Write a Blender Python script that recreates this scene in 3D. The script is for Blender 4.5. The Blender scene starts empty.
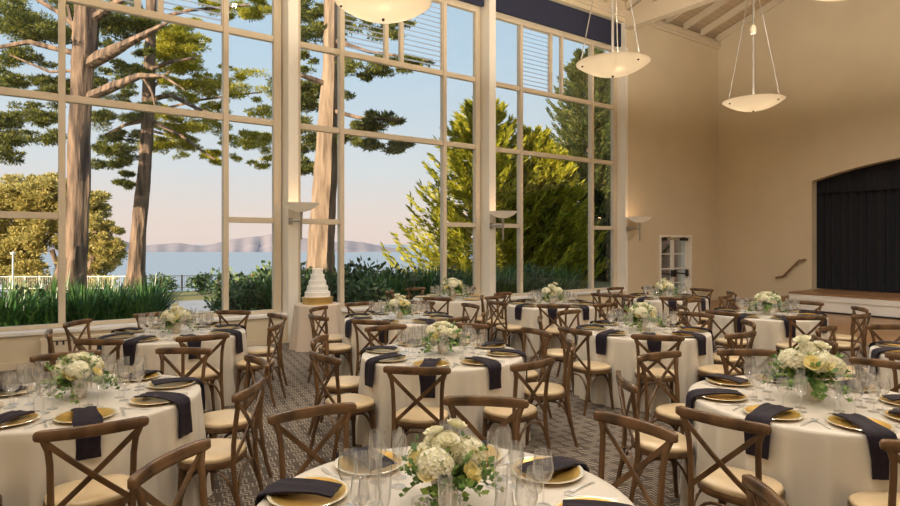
import bpy, bmesh, math, random
from mathutils import Vector, Matrix, noise
random.seed(7)
PI = math.pi
col = bpy.context.scene.collection
scene = bpy.context.scene

# ---------------------------------------------------------------- camera
ALPHA = math.atan2(835.0, 600.0)          # heading of the view measured from the window wall
CA, SA = math.cos(ALPHA), math.sin(ALPHA)
CAM = Vector((0.0, -10.53, 1.80))
cam_d = bpy.data.cameras.new('camera'); cam = bpy.data.objects.new('camera', cam_d); col.objects.link(cam)
cam.location = CAM; cam.rotation_euler = (PI/2, 0, ALPHA - PI/2)
cam_d.lens = 24; cam_d.sensor_width = 36; cam_d.shift_y = -10/900.0; cam_d.clip_end = 12000; cam_d.clip_start = .05
scene.camera = cam

def rz(r, z, h=0.0):                       # (metres to the side, metres ahead, height) -> world
    return Vector((z*CA + r*SA, z*SA - r*CA + CAM.y, h))
def at(px, py, z):                         # a sight line followed for z metres
    return rz((px-450)/600.0*z, z, CAM.z - (py-243)/600.0*z)
def proj(p):
    X, Y = p[0]-CAM.x, p[1]-CAM.y
    z = X*CA + Y*SA; r = X*SA - Y*CA
    if z < .2: return None
    return 450+600*r/z, 243-600*(p[2]-CAM.z)/z
def in_frame(p, m=190, mv=40):
    q = proj(p)
    return q is not None and -m < q[0] < 900+m and -mv < q[1] < 506+mv

# ---------------------------------------------------------------- materials
def mat(name, color=(.8,.8,.8), rough=.5, metal=0.0, **k):
    m = bpy.data.materials.new(name); m.use_nodes = True
    b = m.node_tree.nodes['Principled BSDF']
    b.inputs['Base Color'].default_value = (*color, 1); b.inputs['Roughness'].default_value = rough
    b.inputs['Metallic'].default_value = metal
    for kk, v in k.items():
        b.inputs[kk.replace('_', ' ')].default_value = v
    return m
def nd(m, t, **k):
    n = m.node_tree.nodes.new(t)
    for a, v in k.items(): setattr(n, a, v)
    return n
def lk(m, a, b): m.node_tree.links.new(a, b)
def varied(name, c1, c2, scale=6, rough=.6, metal=0, stretch=(1,1,1), detail=4, bump=0, coord='Object', lo=.35, hi=.65, **k):
    m = mat(name, c1, rough, metal, **k)
    b = m.node_tree.nodes['Principled BSDF']
    tc = nd(m, 'ShaderNodeTexCoord'); mp = nd(m, 'ShaderNodeMapping'); mp.inputs['Scale'].default_value = stretch
    nz = nd(m, 'ShaderNodeTexNoise'); nz.inputs['Scale'].default_value = scale; nz.inputs['Detail'].default_value = detail
    cr = nd(m, 'ShaderNodeValToRGB'); e = cr.color_ramp.elements
    e[0].color = (*c1, 1); e[1].color = (*c2, 1); e[0].position = lo; e[1].position = hi
    lk(m, tc.outputs[coord], mp.inputs['Vector']); lk(m, mp.outputs[0], nz.inputs['Vector'])
    lk(m, nz.outputs['Fac'], cr.inputs['Fac']); lk(m, cr.outputs[0], b.inputs['Base Color'])
    if bump:
        bp = nd(m, 'ShaderNodeBump'); bp.inputs['Strength'].default_value = bump; bp.inputs['Distance'].default_value = .02
        lk(m, nz.outputs['Fac'], bp.inputs['Height']); lk(m, bp.outputs[0], b.inputs['Normal'])
    return m
def leafy(name, c1, c2, c3, rough=.55, trans=.45):
    m = mat(name, c1, rough); b = m.node_tree.nodes['Principled BSDF']
    g = nd(m, 'ShaderNodeNewGeometry'); cr = nd(m, 'ShaderNodeValToRGB'); e = cr.color_ramp.elements
    e[0].color = (*c1, 1); e[1].color = (*c3, 1); x = e.new(.5); x.color = (*c2, 1)
    lk(m, g.outputs['Random Per Island'], cr.inputs['Fac']); lk(m, cr.outputs[0], b.inputs['Base Color'])
    tr = nd(m, 'ShaderNodeBsdfTranslucent'); mx = nd(m, 'ShaderNodeMixShader'); mx.inputs[0].default_value = trans
    lk(m, cr.outputs[0], tr.inputs['Color']); lk(m, b.outputs[0], mx.inputs[1]); lk(m, tr.outputs[0], mx.inputs[2])
    lk(m, mx.outputs[0], m.node_tree.nodes['Material Output'].inputs['Surface'])
    return m
def clear(name, refl=.06, ior=1.45, tint=(1,1,1), rough=.02, power=1.0):
    m = bpy.data.materials.new(name); m.use_nodes = True; nt = m.node_tree
    nt.nodes.remove(nt.nodes['Principled BSDF'])
    t = nd(m, 'ShaderNodeBsdfTransparent'); t.inputs[0].default_value = (*tint, 1)
    g = nd(m, 'ShaderNodeBsdfGlossy'); g.inputs['Roughness'].default_value = rough
    lw = nd(m, 'ShaderNodeLayerWeight'); lw.inputs['Blend'].default_value = .5
    f = nd(m, 'ShaderNodeMath', operation='POWER'); f.inputs[1].default_value = ior*2.2; lk(m, lw.outputs['Facing'], f.inputs[0])
    a = nd(m, 'ShaderNodeMath', operation='MULTIPLY_ADD'); a.inputs[1].default_value = power; a.inputs[2].default_value = refl
    a.use_clamp = True
    mx = nd(m, 'ShaderNodeMixShader')
    lk(m, f.outputs[0], a.inputs[0]); lk(m, a.outputs[0], mx.inputs[0]); lk(m, t.outputs[0], mx.inputs[1]); lk(m, g.outputs[0], mx.inputs[2])
    lk(m, mx.outputs[0], nt.nodes['Material Output'].inputs['Surface'])
    return m

M = {}
M['wood'] = varied('chair wood', (.055,.028,.012), (.145,.077,.034), 7, .27, stretch=(1,1,.25), detail=6, bump=.1)
M['seat'] = varied('seat pad', (.60,.46,.27), (.68,.53,.33), 5, .30, Coat_Weight=.25, Coat_Roughness=.25)
M['cloth'] = mat('ivory satin cloth', (.62,.57,.49), .38, Sheen_Weight=.2)
M['napkin'] = varied('plum napkin', (.007,.004,.009), (.015,.009,.018), 40, .65, Sheen_Weight=.04, Specular_IOR_Level=.2)
M['gold'] = mat('gold charger', (.80,.50,.12), .28, .75)
M['goldrim'] = mat('pale charger rim', (.85,.78,.6), .2, .4)
M['silver'] = mat('silver', (.82,.81,.79), .3, .85)
M['glass'] = clear('drinking glass', .10, 1.4, (1,1,1), .04, .8)
def veil(m, k):                            # pale veil: painted sparkle on drinking glasses, whitish tone on louvres
    nt = m.node_tree; out = nt.nodes['Material Output']; src = out.inputs['Surface'].links[0].from_socket
    d = nd(m, 'ShaderNodeBsdfDiffuse'); d.inputs[0].default_value = (.95,.97,1,1); t = nd(m, 'ShaderNodeBsdfTranslucent'); t.inputs[0].default_value = (.95,.97,1,1)
    a = nd(m, 'ShaderNodeMixShader'); a.inputs[0].default_value = .5; lk(m, d.outputs[0], a.inputs[1]); lk(m, t.outputs[0], a.inputs[2])
    b = nd(m, 'ShaderNodeMixShader'); b.inputs[0].default_value = k; lk(m, src, b.inputs[1]); lk(m, a.outputs[0], b.inputs[2]); lk(m, b.outputs[0], out.inputs['Surface'])
veil(M['glass'], .035)
M['pane'] = clear('window glass', .012, 1.3, (.97,.98,.98), .0, .6)
M['louvre'] = clear('louvre glass', .10, 1.45, (.95,.96,.98), .2, .5)
veil(M['louvre'], .35)
M['wall'] = varied('cream wall paint', (.60,.515,.37), (.63,.54,.39), 1.2, .8)
M['trim'] = varied('cream trim paint', (.60,.51,.38), (.63,.54,.41), 2, .5)
M['pillar'] = varied('white pillar paint', (.78,.74,.66), (.80,.76,.68), 2, .45)
M['navy'] = varied('navy fabric', (.014,.018,.045), (.02,.025,.06), 30, .85)
M['blackcloth'] = varied('black velour', (.003,.004,.009), (.006,.008,.015), 14, .9, Sheen_Weight=.1)
M['white'] = varied('white board paint', (.70,.68,.64), (.74,.72,.68), 3, .5)
M['metal'] = mat('brushed nickel', (.45,.42,.38), .35, 1)
M['darkmetal'] = mat('dark metal', (.06,.05,.045), .4, .7)
M['rail'] = mat('handrail wood', (.20,.11,.06), .35)
M['bark'] = varied('cypress bark', (.06,.042,.034), (.25,.17,.12), 5, .9, stretch=(1,1,.14), detail=10, bump=1.0, coord='Object', lo=.36, hi=.62)
M['bark'].node_tree.nodes['Bump'].inputs['Distance'].default_value = .12
M['bark2'] = varied('pale flaking bark', (.13,.09,.065), (.29,.215,.155), 5, .9, stretch=(1,1,.2), detail=10, bump=1.0, coord='Object', lo=.32, hi=.60)
M['bark2'].node_tree.nodes['Bump'].inputs['Distance'].default_value = .08
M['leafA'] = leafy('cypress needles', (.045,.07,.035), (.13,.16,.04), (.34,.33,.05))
M['leafB'] = leafy('sun-coloured cypress needles', (.16,.20,.015), (.40,.38,.025), (.58,.52,.05))  # yellowed copy of the cypress needles with sunlight put into its colour
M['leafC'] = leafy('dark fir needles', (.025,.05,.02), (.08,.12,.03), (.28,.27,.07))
M['leafD'] = leafy('golden eucalyptus leaves', (.27,.26,.08), (.46,.39,.12), (.68,.56,.20))
M['strap'] = leafy('strap leaves', (.02,.075,.022), (.045,.13,.035), (.12,.24,.05), .35, .15)
M['shrub'] = leafy('shrub leaves', (.03,.07,.03), (.07,.13,.05), (.17,.23,.09), .45, .15)
M['petal'] = leafy('cream petals', (.72,.70,.44), (.82,.79,.60), (.88,.86,.74), .6, .2)
M['rosepetal'] = leafy('yellow rose petals', (.82,.70,.28), (.86,.76,.36), (.90,.82,.48), .5, .2)
M['green'] = leafy('bouquet leaves', (.06,.13,.03), (.12,.22,.05), (.25,.36,.08), .45, .2)
M['vase'] = varied('pale vase', (.60,.52,.42), (.72,.64,.54), 20, .4)
M['icing'] = mat('white icing', (.84,.82,.77), .5)
M['goldstand'] = mat('gold stand', (.72,.50,.18), .3, .85)
M['asph'] = varied('pale paving', (.34,.36,.40), (.42,.44,.48), 2, .8)
M['fence'] = mat('fence metal', (.05,.05,.055), .5, .3)
M['fencew'] = mat('white fence', (.75,.75,.72), .5)
M['hill'] = varied('haze-toned hills', (.27,.25,.29), (.36,.30,.31), .004, 1.0, detail=8)  # mauve-grey base colour has the haze of distance mixed in

# woven carpet: interlocking pale S-curves on brown
def carpet():
    m = mat('patterned carpet', (.1,.07,.05), .95); b = m.node_tree.nodes['Principled BSDF']
    tc = nd(m, 'ShaderNodeTexCoord'); sp = nd(m, 'ShaderNodeSeparateXYZ'); lk(m, tc.outputs['Object'], sp.inputs[0])
    def mth(op, a, b_=None, c=None):
        n = nd(m, 'ShaderNodeMath', operation=op)
        for i, v in enumerate((a, b_, c)):
            if v is None: continue
            if isinstance(v, (int, float)): n.inputs[i].default_value = v
            else: lk(m, v, n.inputs[i])
        return n.outputs[0]
    x, y = sp.outputs[0], sp.outputs[1]
    k = 2*PI/.088
    u = mth('ADD', mth('MULTIPLY', x, .82), mth('MULTIPLY', y, .57))
    v = mth('SUBTRACT', mth('MULTIPLY', y, .82), mth('MULTIPLY', x, .57))
    s1 = mth('SINE', mth('ADD', mth('MULTIPLY', u, k), mth('MULTIPLY', mth('SINE', mth('MULTIPLY', v, k)), 1.5)))
    s2 = mth('SINE', mth('ADD', mth('MULTIPLY', v, k*.5), mth('MULTIPLY', mth('SINE', mth('MULTIPLY', u, k*.5)), 2.0)))
    band = mth('ABSOLUTE', s1)
    line = mth('LESS_THAN', band, .42)
    keep = mth('GREATER_THAN', s2, -.55)
    f = mth('MULTIPLY', line, keep)
    nz = nd(m, 'ShaderNodeTexNoise'); nz.inputs['Scale'].default_value = 60; lk(m, tc.outputs['Object'], nz.inputs['Vector'])
    cr = nd(m, 'ShaderNodeMixRGB'); cr.inputs[1].default_value = (.055,.042,.032,1); cr.inputs[2].default_value = (.12,.095,.073,1)
    lk(m, nz.outputs['Fac'], cr.inputs[0])
    mx = nd(m, 'ShaderNodeMixRGB'); mx.inputs[2].default_value = (.40,.345,.27,1)
    lk(m, cr.outputs[0], mx.inputs[1]); lk(m, f, mx.inputs[0]); lk(m, mx.outputs[0], b.inputs['Base Color'])
    return m
M['carpet'] = carpet()
def boards(name, c1, c2, width, length, axis_rot=0, rough=.4, mortar=(.05,.03,.02), msize=.004):
    m = mat(name, c1, rough); b = m.node_tree.nodes['Principled BSDF']
    tc = nd(m, 'ShaderNodeTexCoord'); mp = nd(m, 'ShaderNodeMapping'); mp.inputs['Rotation'].default_value = axis_rot if isinstance(axis_rot, tuple) else (0,0,axis_rot)
    br = nd(m, 'ShaderNodeTexBrick'); br.inputs['Scale'].default_value = 1
    br.inputs['Brick Width'].default_value = length; br.inputs['Row Height'].default_value = width
    br.inputs['Mortar Size'].default_value = msize; br.inputs['Color1'].default_value = (*c1,1); br.inputs['Color2'].default_value = (*c2,1)
    br.inputs['Mortar'].default_value = (*mortar,1)
    lk(m, tc.outputs['Object'], mp.inputs[0]); lk(m, mp.outputs[0], br.inputs[0]); lk(m, br.outputs[0], b.inputs['Base Color'])
    return m
M['floorwood'] = boards('wood floor', (.30,.165,.075), (.38,.22,.105), .08, 1.2, PI/2, .35)
M['stagewood'] = boards('stage boards', (.26,.145,.07), (.32,.18,.09), .09, 1.6, PI/2, .4)
M['ceil'] = boards('ceiling boards', (.46,.36,.24), (.50,.39,.26), .15, 40, 0, .7, (.36,.28,.19), .008)
M['brick'] = boards('brick', (.74,.36,.25), (.80,.45,.33), .09, .26, (PI/2,0,PI/2), .9, (.6,.5,.42), .012)  # sunlight put into the colour; the building itself stands in shade
M['ground'] = varied('lawn and dry grass', (.10,.12,.03), (.32,.26,.09), .5, .95, detail=8)
def sea():
    m = mat('sea water', (.34,.40,.46), .45); b = m.node_tree.nodes['Principled BSDF']
    tc = nd(m, 'ShaderNodeTexCoord'); mp = nd(m, 'ShaderNodeMapping'); mp.inputs['Scale'].default_value = (.02,.06,.02)
    nz = nd(m, 'ShaderNodeTexNoise'); nz.inputs['Scale'].default_value = 2; nz.inputs['Detail'].default_value = 6
    bp = nd(m, 'ShaderNodeBump'); bp.inputs['Strength'].default_value = .5; bp.inputs['Distance'].default_value = 2
    lk(m, tc.outputs['Object'], mp.inputs[0]); lk(m, mp.outputs[0], nz.inputs[0]); lk(m, nz.outputs[0], bp.inputs['Height']); lk(m, bp.outputs[0], b.inputs['Normal'])
    return m
M['sea'] = sea()
TRF = .34
def lampglass(strength):
    m = mat('lamp glass', (.56,.50,.41), .3, Emission_Strength=strength*1.6)
    b = m.node_tree.nodes['Principled BSDF']; b.inputs['Emission Color'].default_value = (1,.82,.58,1)
    tr = nd(m, 'ShaderNodeBsdfTranslucent'); tr.inputs[0].default_value = (.98,.90,.76,1)
    mx = nd(m, 'ShaderNodeMixShader'); mx.inputs[0].default_value = TRF
    lk(m, b.outputs[0], mx.inputs[1]); lk(m, tr.outputs[0], mx.inputs[2]); lk(m, mx.outputs[0], m.node_tree.nodes['Material Output'].inputs['Surface'])
    return m
M['lamp'] = lampglass(.05)
TRF = .10
M['sconce'] = lampglass(.10)

# ---------------------------------------------------------------- mesh builder
class MB:
    def __init__(s): s.v = []; s.f = []; s.mi = []
    def add(s, vs, fs, mi=0):
        o = len(s.v); s.v.extend([tuple(x) for x in vs]); s.f.extend([tuple(o+i for i in f) for f in fs]); s.mi.extend([mi]*len(fs)); return s
    def box(s, x0, x1, y0, y1, z0, z1, mi=0):
        vs = [(x0,y0,z0),(x1,y0,z0),(x1,y1,z0),(x0,y1,z0),(x0,y0,z1),(x1,y0,z1),(x1,y1,z1),(x0,y1,z1)]
        return s.add(vs, [(0,3,2,1),(4,5,6,7),(0,1,5,4),(1,2,6,5),(2,3,7,6),(3,0,4,7)], mi)
    def hexa(s, vs, mi=0):                # eight corners in box order
        return s.add(vs, [(0,3,2,1),(4,5,6,7),(0,1,5,4),(1,2,6,5),(2,3,7,6),(3,0,4,7)], mi)
    def tube(s, path, r, n=8, mi=0, flat=None, cap=True, up=None):
        P = [Vector(p) for p in path]; R = r if isinstance(r, (list, tuple)) else [r]*len(P)
        rings = []; prev = None
        for i, p in enumerate(P):
            t = (P[min(i+1, len(P)-1)] - P[max(i-1, 0)]).normalized()
            if up is not None: a = (Vector(up) - t*Vector(up).dot(t)).normalized()
            elif prev is None:
                a = Vector((0,0,1)) if abs(t.z) < .9 else Vector((1,0,0)); a = (a - t*a.dot(t)).normalized()
            else: a = (prev - t*prev.dot(t)).normalized()
            prev = a; b = t.cross(a)
            sa, sb = (flat if flat else (1,1))
            rings.append([p + (a*math.cos(2*PI*k/n)*sa + b*math.sin(2*PI*k/n)*sb)*R[i] for k in range(n)])
        vs = [q for rg in rings for q in rg]; fs = []
        for i in range(len(P)-1):
            for k in range(n): fs.append((i*n+k, i*n+(k+1)%n, (i+1)*n+(k+1)%n, (i+1)*n+k))
        if cap: fs.append(tuple(range(n-1,-1,-1))); fs.append(tuple(range((len(P)-1)*n, len(P)*n)))
        return s.add(vs, fs, mi)
    def sweep(s, path, w, h, up=(0,0,1), mi=0):      # rounded-rect bar, w along up, h across; lists allowed
        P = [Vector(p) for p in path]; n = len(P)
        W = w if isinstance(w, (list,tuple)) else [w]*n; H = h if isinstance(h, (list,tuple)) else [h]*n
        vs = []; u = Vector(up)
        for i, p in enumerate(P):
            t = (P[min(i+1,n-1)]-P[max(i-1,0)]).normalized(); a = (u - t*u.dot(t)).normalized(); b = t.cross(a)
            hw, hh = W[i]/2, H[i]/2; c = .35*min(hw,hh)
            for x, y in ((hw-c,hh),(hw,hh-c),(hw,-hh+c),(hw-c,-hh),(-hw+c,-hh),(-hw,-hh+c),(-hw,hh-c),(-hw+c,hh)):
                vs.append(p + a*x + b*y)
        fs = []
        for i in range(n-1):
            for k in range(8): fs.append((i*8+k, (i+1)*8+k, (i+1)*8+(k+1)%8, i*8+(k+1)%8))
        fs.append(tuple(range(8))); fs.append(tuple(range((n-1)*8+7, (n-1)*8-1, -1)))
        return s.add(vs, fs, mi)
    def lathe(s, prof, n=24, c=(0,0,0), mi=0, close=False, sx=1, sy=1):
        vs = []; fs = []; m = len(prof)
        for r, z in prof:
            for k in range(n): vs.append((c[0]+r*sx*math.cos(2*PI*k/n), c[1]+r*sy*math.sin(2*PI*k/n), c[2]+z))
        for i in range(m-1):
            for k in range(n): fs.append((i*n+k, i*n+(k+1)%n, (i+1)*n+(k+1)%n, (i+1)*n+k))
        if close: fs.append(tuple(range(n-1,-1,-1))); fs.append(tuple(range((m-1)*n, m*n)))
        return s.add(vs, fs, mi)
    def prism(s, poly, axis, a, b, mi=0):
        n = len(poly)
        def P(u, v, w): return {0:(w,u,v), 1:(u,w,v), 2:(u,v,w)}[axis]
        vs = [P(u,v,a) for u,v in poly] + [P(u,v,b) for u,v in poly]
        fs = [tuple(range(n-1,-1,-1)), tuple(range(n,2*n))] + [(i,(i+1)%n,n+(i+1)%n,n+i) for i in range(n)]
        return s.add(vs, fs, mi)
    def mesh(s, name, mats, smooth=None, bevel=0, recalc=True):
        me = bpy.data.meshes.new(name); me.from_pydata(s.v, [], s.f)
        for m in (mats if isinstance(mats, (list,tuple)) else [mats]): me.materials.append(m)
        if any(s.mi): me.polygons.foreach_set('material_index', s.mi)
        if recalc or bevel:
            bm = bmesh.new(); bm.from_mesh(me)
            if recalc: bmesh.ops.recalc_face_normals(bm, faces=bm.faces)
            if bevel: bmesh.ops.bevel(bm, geom=[e for e in bm.edges if e.is_manifold and e.calc_face_angle(0) > .6], offset=bevel, segments=2, affect='EDGES', clamp_overlap=True)
            bm.to_mesh(me); bm.free()
        if smooth:
            me.polygons.foreach_set('use_smooth', [True]*len(me.polygons)); me.set_sharp_from_angle(angle=math.radians(smooth))
        me.update(); return me
def ob(name, me, parent=None, loc=None, rot=None):
    o = bpy.data.objects.new(name, me); col.objects.link(o)
    if parent: o.parent = parent
    if loc is not None: o.location = loc
    if rot is not None: o.rotation_euler = rot
    return o
def tag(o, label=None, cat=None, group=None, kind=None):
    if label:
        n = len(label.replace(',', ' ').split()); assert 4 <= n <= 16, (n, label)
        o['label'] = label
    if cat: o['category'] = cat
    if group: o['group'] = group
    if kind: o['kind'] = kind
    return o
def empty(name, loc=(0,0,0), rot=0):
    o = bpy.data.objects.new(name, None); col.objects.link(o); o.location = loc; o.rotation_euler = (0,0,rot)
    o.empty_display_size = .1; return o
KIDS = {}
def kids(o):
    return KIDS.setdefault(o.name, [c for c in o.children])
def dup(o, loc=None, rot=None, parent=None):
    c = o.copy(); col.objects.link(c)
    if parent: c.parent = parent
    if loc is not None: c.location = loc
    if rot is not None: c.rotation_euler = (0,0,rot)
    for k in kids(o): dup(k, parent=c)
    return c
def struct(name, mb, m, smooth=None, bevel=0, parent=None, label=None):
    o = ob(name, mb.mesh(name, m, smooth, bevel), parent)
    if not parent: o['kind'] = 'structure'
    if label: o['label'] = label
    return o

# ---------------------------------------------------------------- the room
X0, XC = -1.3, 18.07            # wall away from the stage, stage wall
YB = -12.6                       # wall opposite the windows
HW = 8.15; PITCH = .32; YR = -6.3
YW = .32                         # plane of the glazing
WOODX = 12.2
struct('floor_carpet', MB().box(X0, WOODX, YB, .0, -.12, 0), M['carpet'], label='brown carpet with pale interlocking curls')
struct('floor_wood', MB().box(WOODX, XC, YB, 0, -.12, 0), M['floorwood'], label='brown wood floor before the stage')
COLS = [(-.75,-.56), (3.95,4.14), (8.64,8.83)]
XE = 13.47
# low wall under the windows, thin sill board
mb = MB().box(X0, XE, 0, .42, 0, .47); struct('wall_window_low', mb, M['wall'])
mb = MB().box(X0, XE, -.03, .40, .471, .52); struct('trim_sill', mb, M['white'], bevel=.006)
mb = MB().box(X0, XE, -.018, -.001, 0, .10); struct('baseboard_window', mb, M['trim'])
# wall above windows and wall between last window and corner (with door opening)
DX0, DX1, DH = 14.99, 16.59, 2.04
mb = MB()
mb.box(X0, XE, 0, .5, 7.84, HW+.25); struct('wall_above_windows', mb, M['wall'])
mb = MB()
mb.box(XE, DX0, 0, .45, 0, HW+.1); mb.box(DX1, XC+.3, 0, .45, 0, HW+.1); mb.box(DX0, DX1, 0, .45, DH, HW+.1)
struct('wall_door', mb, M['wall'])
mb = MB().box(X0, -.80, 0, .45, .521, 7.84); struct('wall_window_end', mb, M['wall'])
mb = MB().box(XE, DX0-.1, -.02, -.001, 0, .10).box(DX1+.1, XC-.02, -.02, -.001, 0, .10); struct('baseboard_door', mb, M['trim'])
# stage wall with arched opening
ya, yb2 = -2.78, -2.78-7.0; yc = (ya+yb2)/2
def arch(y): return 3.54 + .041*(3.5**2 - (y-yc)**2)
ceilz = lambda y: HW + PITCH*(min(-y, 12.6+y) if y > YB else 0)
gable = lambda y: HW + PITCH*(-y) if y > YR else HW + PITCH*(y+12.6)
mb = MB()
mb.box(XC, XC+.3, ya, .0, 0, HW); mb.box(XC, XC+.3, YB, yb2, 0, HW)
N = 24; ys = [ya + (yb2-ya)*i/N for i in range(N+1)]
for i in range(N):
    y1, y0 = ys[i], ys[i+1]
    mb.hexa([(XC,y0,arch(y0)),(XC+.3,y0,arch(y0)),(XC+.3,y1,arch(y1)),(XC,y1,arch(y1)),(XC,y0,HW),(XC+.3,y0,HW),(XC+.3,y1,HW),(XC,y1,HW)])
mb.prism([(YB-.3,HW),(YB-.3,HW+.2),(YR,gable(YR)+.3),(.3,HW+.2),(0.3,HW)], 0, XC, XC+.3)
w = struct('wall_stage', mb, M['wall'])
mb = MB().prism([(YB-.3,HW),(YB-.3,HW+.2),(YR,gable(YR)+.3),(.3,HW+.2),(0.3,HW)], 0, X0-.3, X0); mb.box(X0-.3, X0, YB, .45, 0, HW)
struct('wall_far_from_stage', mb, M['wall'])
struct('wall_behind_viewer', MB().box(X0-.3, XC+.3, YB-.3, YB, 0, HW+.1), M['wall'])
# cornice moulding at the head of the window wall
mb = MB().box(X0, XC-.001, -.10, -.001, HW-.12, HW-.02).box(X0, XC-.001, -.06, -.001, HW-.20, HW-.12); struct('trim_cornice', mb, M['trim'])
# ceiling
mb = MB()
for s_ in (1, -1):
    ya_, yb_ = (0.5, YR) if s_ == 1 else (YB-.5, YR)
    za_ = HW - PITCH*.5; zb_ = gable(YR)
    mb.hexa([(X0-.3,ya_,za_+.24),(XC+.3,ya_,za_+.24),(XC+.3,yb_,zb_+.24),(X0-.3,yb_,zb_+.24),(X0-.3,ya_,za_+.34),(XC+.3,ya_,za_+.34),(XC+.3,yb_,zb_+.34),(X0-.3,yb_,zb_+.34)])
ceiling = struct('ceiling', mb, M['ceil'])
x = X0+.4
rm = None
while x < XC-.05:
    mb = MB()
    for ya_, yb_ in ((-.02, YR), (YB+.02, YR)):
        za_, zb_ = HW, gable(YR)
        mb.hexa([(x-.04,ya_,za_+.02),(x+.04,ya_,za_+.02),(x+.04,yb_,zb_+.02),(x-.04,yb_,zb_+.02),(x-.04,ya_,za_+.22),(x+.04,ya_,za_+.22),(x+.04,yb_,zb_+.22),(x-.04,yb_,zb_+.22)])
    struct('rafter', mb, M['trim'], parent=ceiling)
    x += .9
# trusses: tie beam, sloping chords, struts
for xt in (-.65, 4.05, 8.74, 13.58):
    mb = MB().box(xt-.13, xt+.13, YB+.002, -.002, 7.66, 8.10)
    for ya_ in (-.15, YB+.15):
        za_ = HW+.0
        mb.hexa([(xt-.1,ya_,za_-.25),(xt+.1,ya_,za_-.25),(xt+.1,YR,gable(YR)-.3),(xt-.1,YR,gable(YR)-.3),(xt-.1,ya_,za_+.0),(xt+.1,ya_,za_+.0),(xt+.1,YR,gable(YR)-.03),(xt-.1,YR,gable(YR)-.03)])
        sy = 1 if ya_ > YR else -1
        mb.tube([(xt,YR+sy*.1,8.1),(xt,YR+sy*3.1,gable(YR)-1.1)], .11, 4)
    mb.box(xt-.08, xt+.08, YR-.1, YR+.1, 8.1, gable(YR)-.1)
    o = struct('ceiling_truss', mb, M['trim'])
# pillars between window bays (run from the floor to the wall head)
for a, b in COLS:
    struct('trim_pillar', MB().box(a, b, -.035, .40, .0, 7.86), M['pillar'], bevel=.006)
struct('trim_pillar', MB().box(XE-.0, XE+.10, -.012, .0, .10, 7.15), M['pillar'])
struct('trim_pillar', MB().box(XE-.012, XE+.0, -.012, .42, .521, 7.84), M['pillar'])

# ---------------------------------------------------------------- windows
HEAD = 7.15; B1, B2, B3 = 4.0, 2.21, 5.54
bays = [(-.54, 3.93, .53, 2.94, 1.57, 1.89, (1,1)), (4.16, 8.62, 5.15, 7.62, 6.17, 6.52, (1,1)), (8.85, XE-.014, 9.89, 12.45, 10.92, 11.31, (1,0))]
for i, (a, b, m1, m2, t1, t2, lv) in enumerate(bays):
    w = empty('window_%d' % (i+1), ((a+b)/2, YW, .52)); w['kind'] = 'structure'
    w['label'] = ['tall window bay with two pine trunks behind it', 'tall window bay behind the cake and lone tree trunk', 'tall window bay showing the dense cypress trees'][i]
    L = lambda mb: [tuple(Vector(v) - Vector(w.location)) for v in mb.v]
    def put(name, mb, m, **k):
        mb.v = L(mb); return struct(name, mb, m, parent=w, **k)
    fr = MB()
    for x0, x1 in ((a, a+.14), (b-.14, b)): fr.box(x0, x1, YW-.06, YW+.06, .521, HEAD+.04)
    fr.box(a+.14, b-.14, YW-.06, YW+.06, .521, .58); fr.box(a+.14, b-.14, YW-.06, YW+.06, HEAD-.06, HEAD+.04); fr.box(a, b, YW-.03, YW+.06, HEAD+.041, 7.839)
    put('frame', fr, M['trim'], bevel=.006)
    for xm in (m1, m2):
        put('mullion', MB().box(xm-.045, xm+.045, YW-.07, YW+.07, .58, HEAD-.06), M['trim'], bevel=.006)
    for zb in (B3, B1):
        for x0, x1 in ((a+.14, m1-.045), (m1+.045, m2-.045), (m2+.045, b-.14)):
            put('transom', MB().box(x0, x1, YW-.05, YW+.05, zb-.055, zb+.055), M['trim'], bevel=.006)
    for x0, x1 in ((a+.14, m1-.045), (m2+.045, b-.14)):
        put('transom', MB().box(x0, x1, YW-.05, YW+.05, B2-.05, B2+.05), M['trim'], bevel=.006)
    for xm in (t1, t2):
        put('mullion', MB().box(xm-.035, xm+.035, YW-.05, YW+.05, B3+.055, HEAD-.06), M['trim'], bevel=.005)
    # panes
    def pane(x0, x1, z0, z1): put('pane', MB().box(x0+.001, x1-.001, YW-.003, YW+.003, z0+.001, z1-.001), M['pane'])
    for x0, x1 in ((a+.14, m1-.045), (m2+.045, b-.14)):
        for z0, z1 in ((.58, B2-.05), (B2+.05, B1-.055), (B1+.055, B3-.055), (B3+.055, HEAD-.06)): pane(x0, x1, z0, z1)
    for z0, z1 in ((.58, B1-.055), (B1+.055, B3-.055)): pane(m1+.045, m2-.045, z0, z1)
    cells = [(m1+.045, t1-.035, lv[0]), (t1+.035, t2-.035, 0), (t2+.035, m2-.045, lv[1])]
    for x0, x1, lou in cells:
        if not lou: pane(x0, x1, B3+.055, HEAD-.06); continue
        z = B3+.12
        mb = MB()
        while z < HEAD-.10:
            mb.hexa([(x0+.02,YW-.035,z),(x1-.02,YW-.035,z),(x1-.02,YW+.045,z+.055),(x0+.02,YW+.045,z+.055),(x0+.02,YW-.035,z+.006),(x1-.02,YW-.035,z+.006),(x1-.02,YW+.045,z+.061),(x0+.02,YW+.045,z+.061)])
            z += .105
        put('louvre_slats', mb, M['louvre'])
        put('louvre_frame', MB().box(x0, x0+.02, YW-.04, YW+.04, B3+.056, HEAD-.061).box(x1-.02, x1, YW-.04, YW+.04, B3+.056, HEAD-.061), M['trim'])
    # navy roller-blind pelmet above the bay
    p0 = MB().box(a+.0, b-.0, .12, .22, 7.20, 7.83)
    o = ob('window_pelmet', p0.mesh('pelmet', M['navy'], bevel=.01))
    tag(o, ['navy fabric pelmet over the bay with the pine trunks', 'navy fabric pelmet over the bay behind the cake', 'long navy fabric pelmet over the cypress window bay'][i], 'pelmet')

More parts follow.
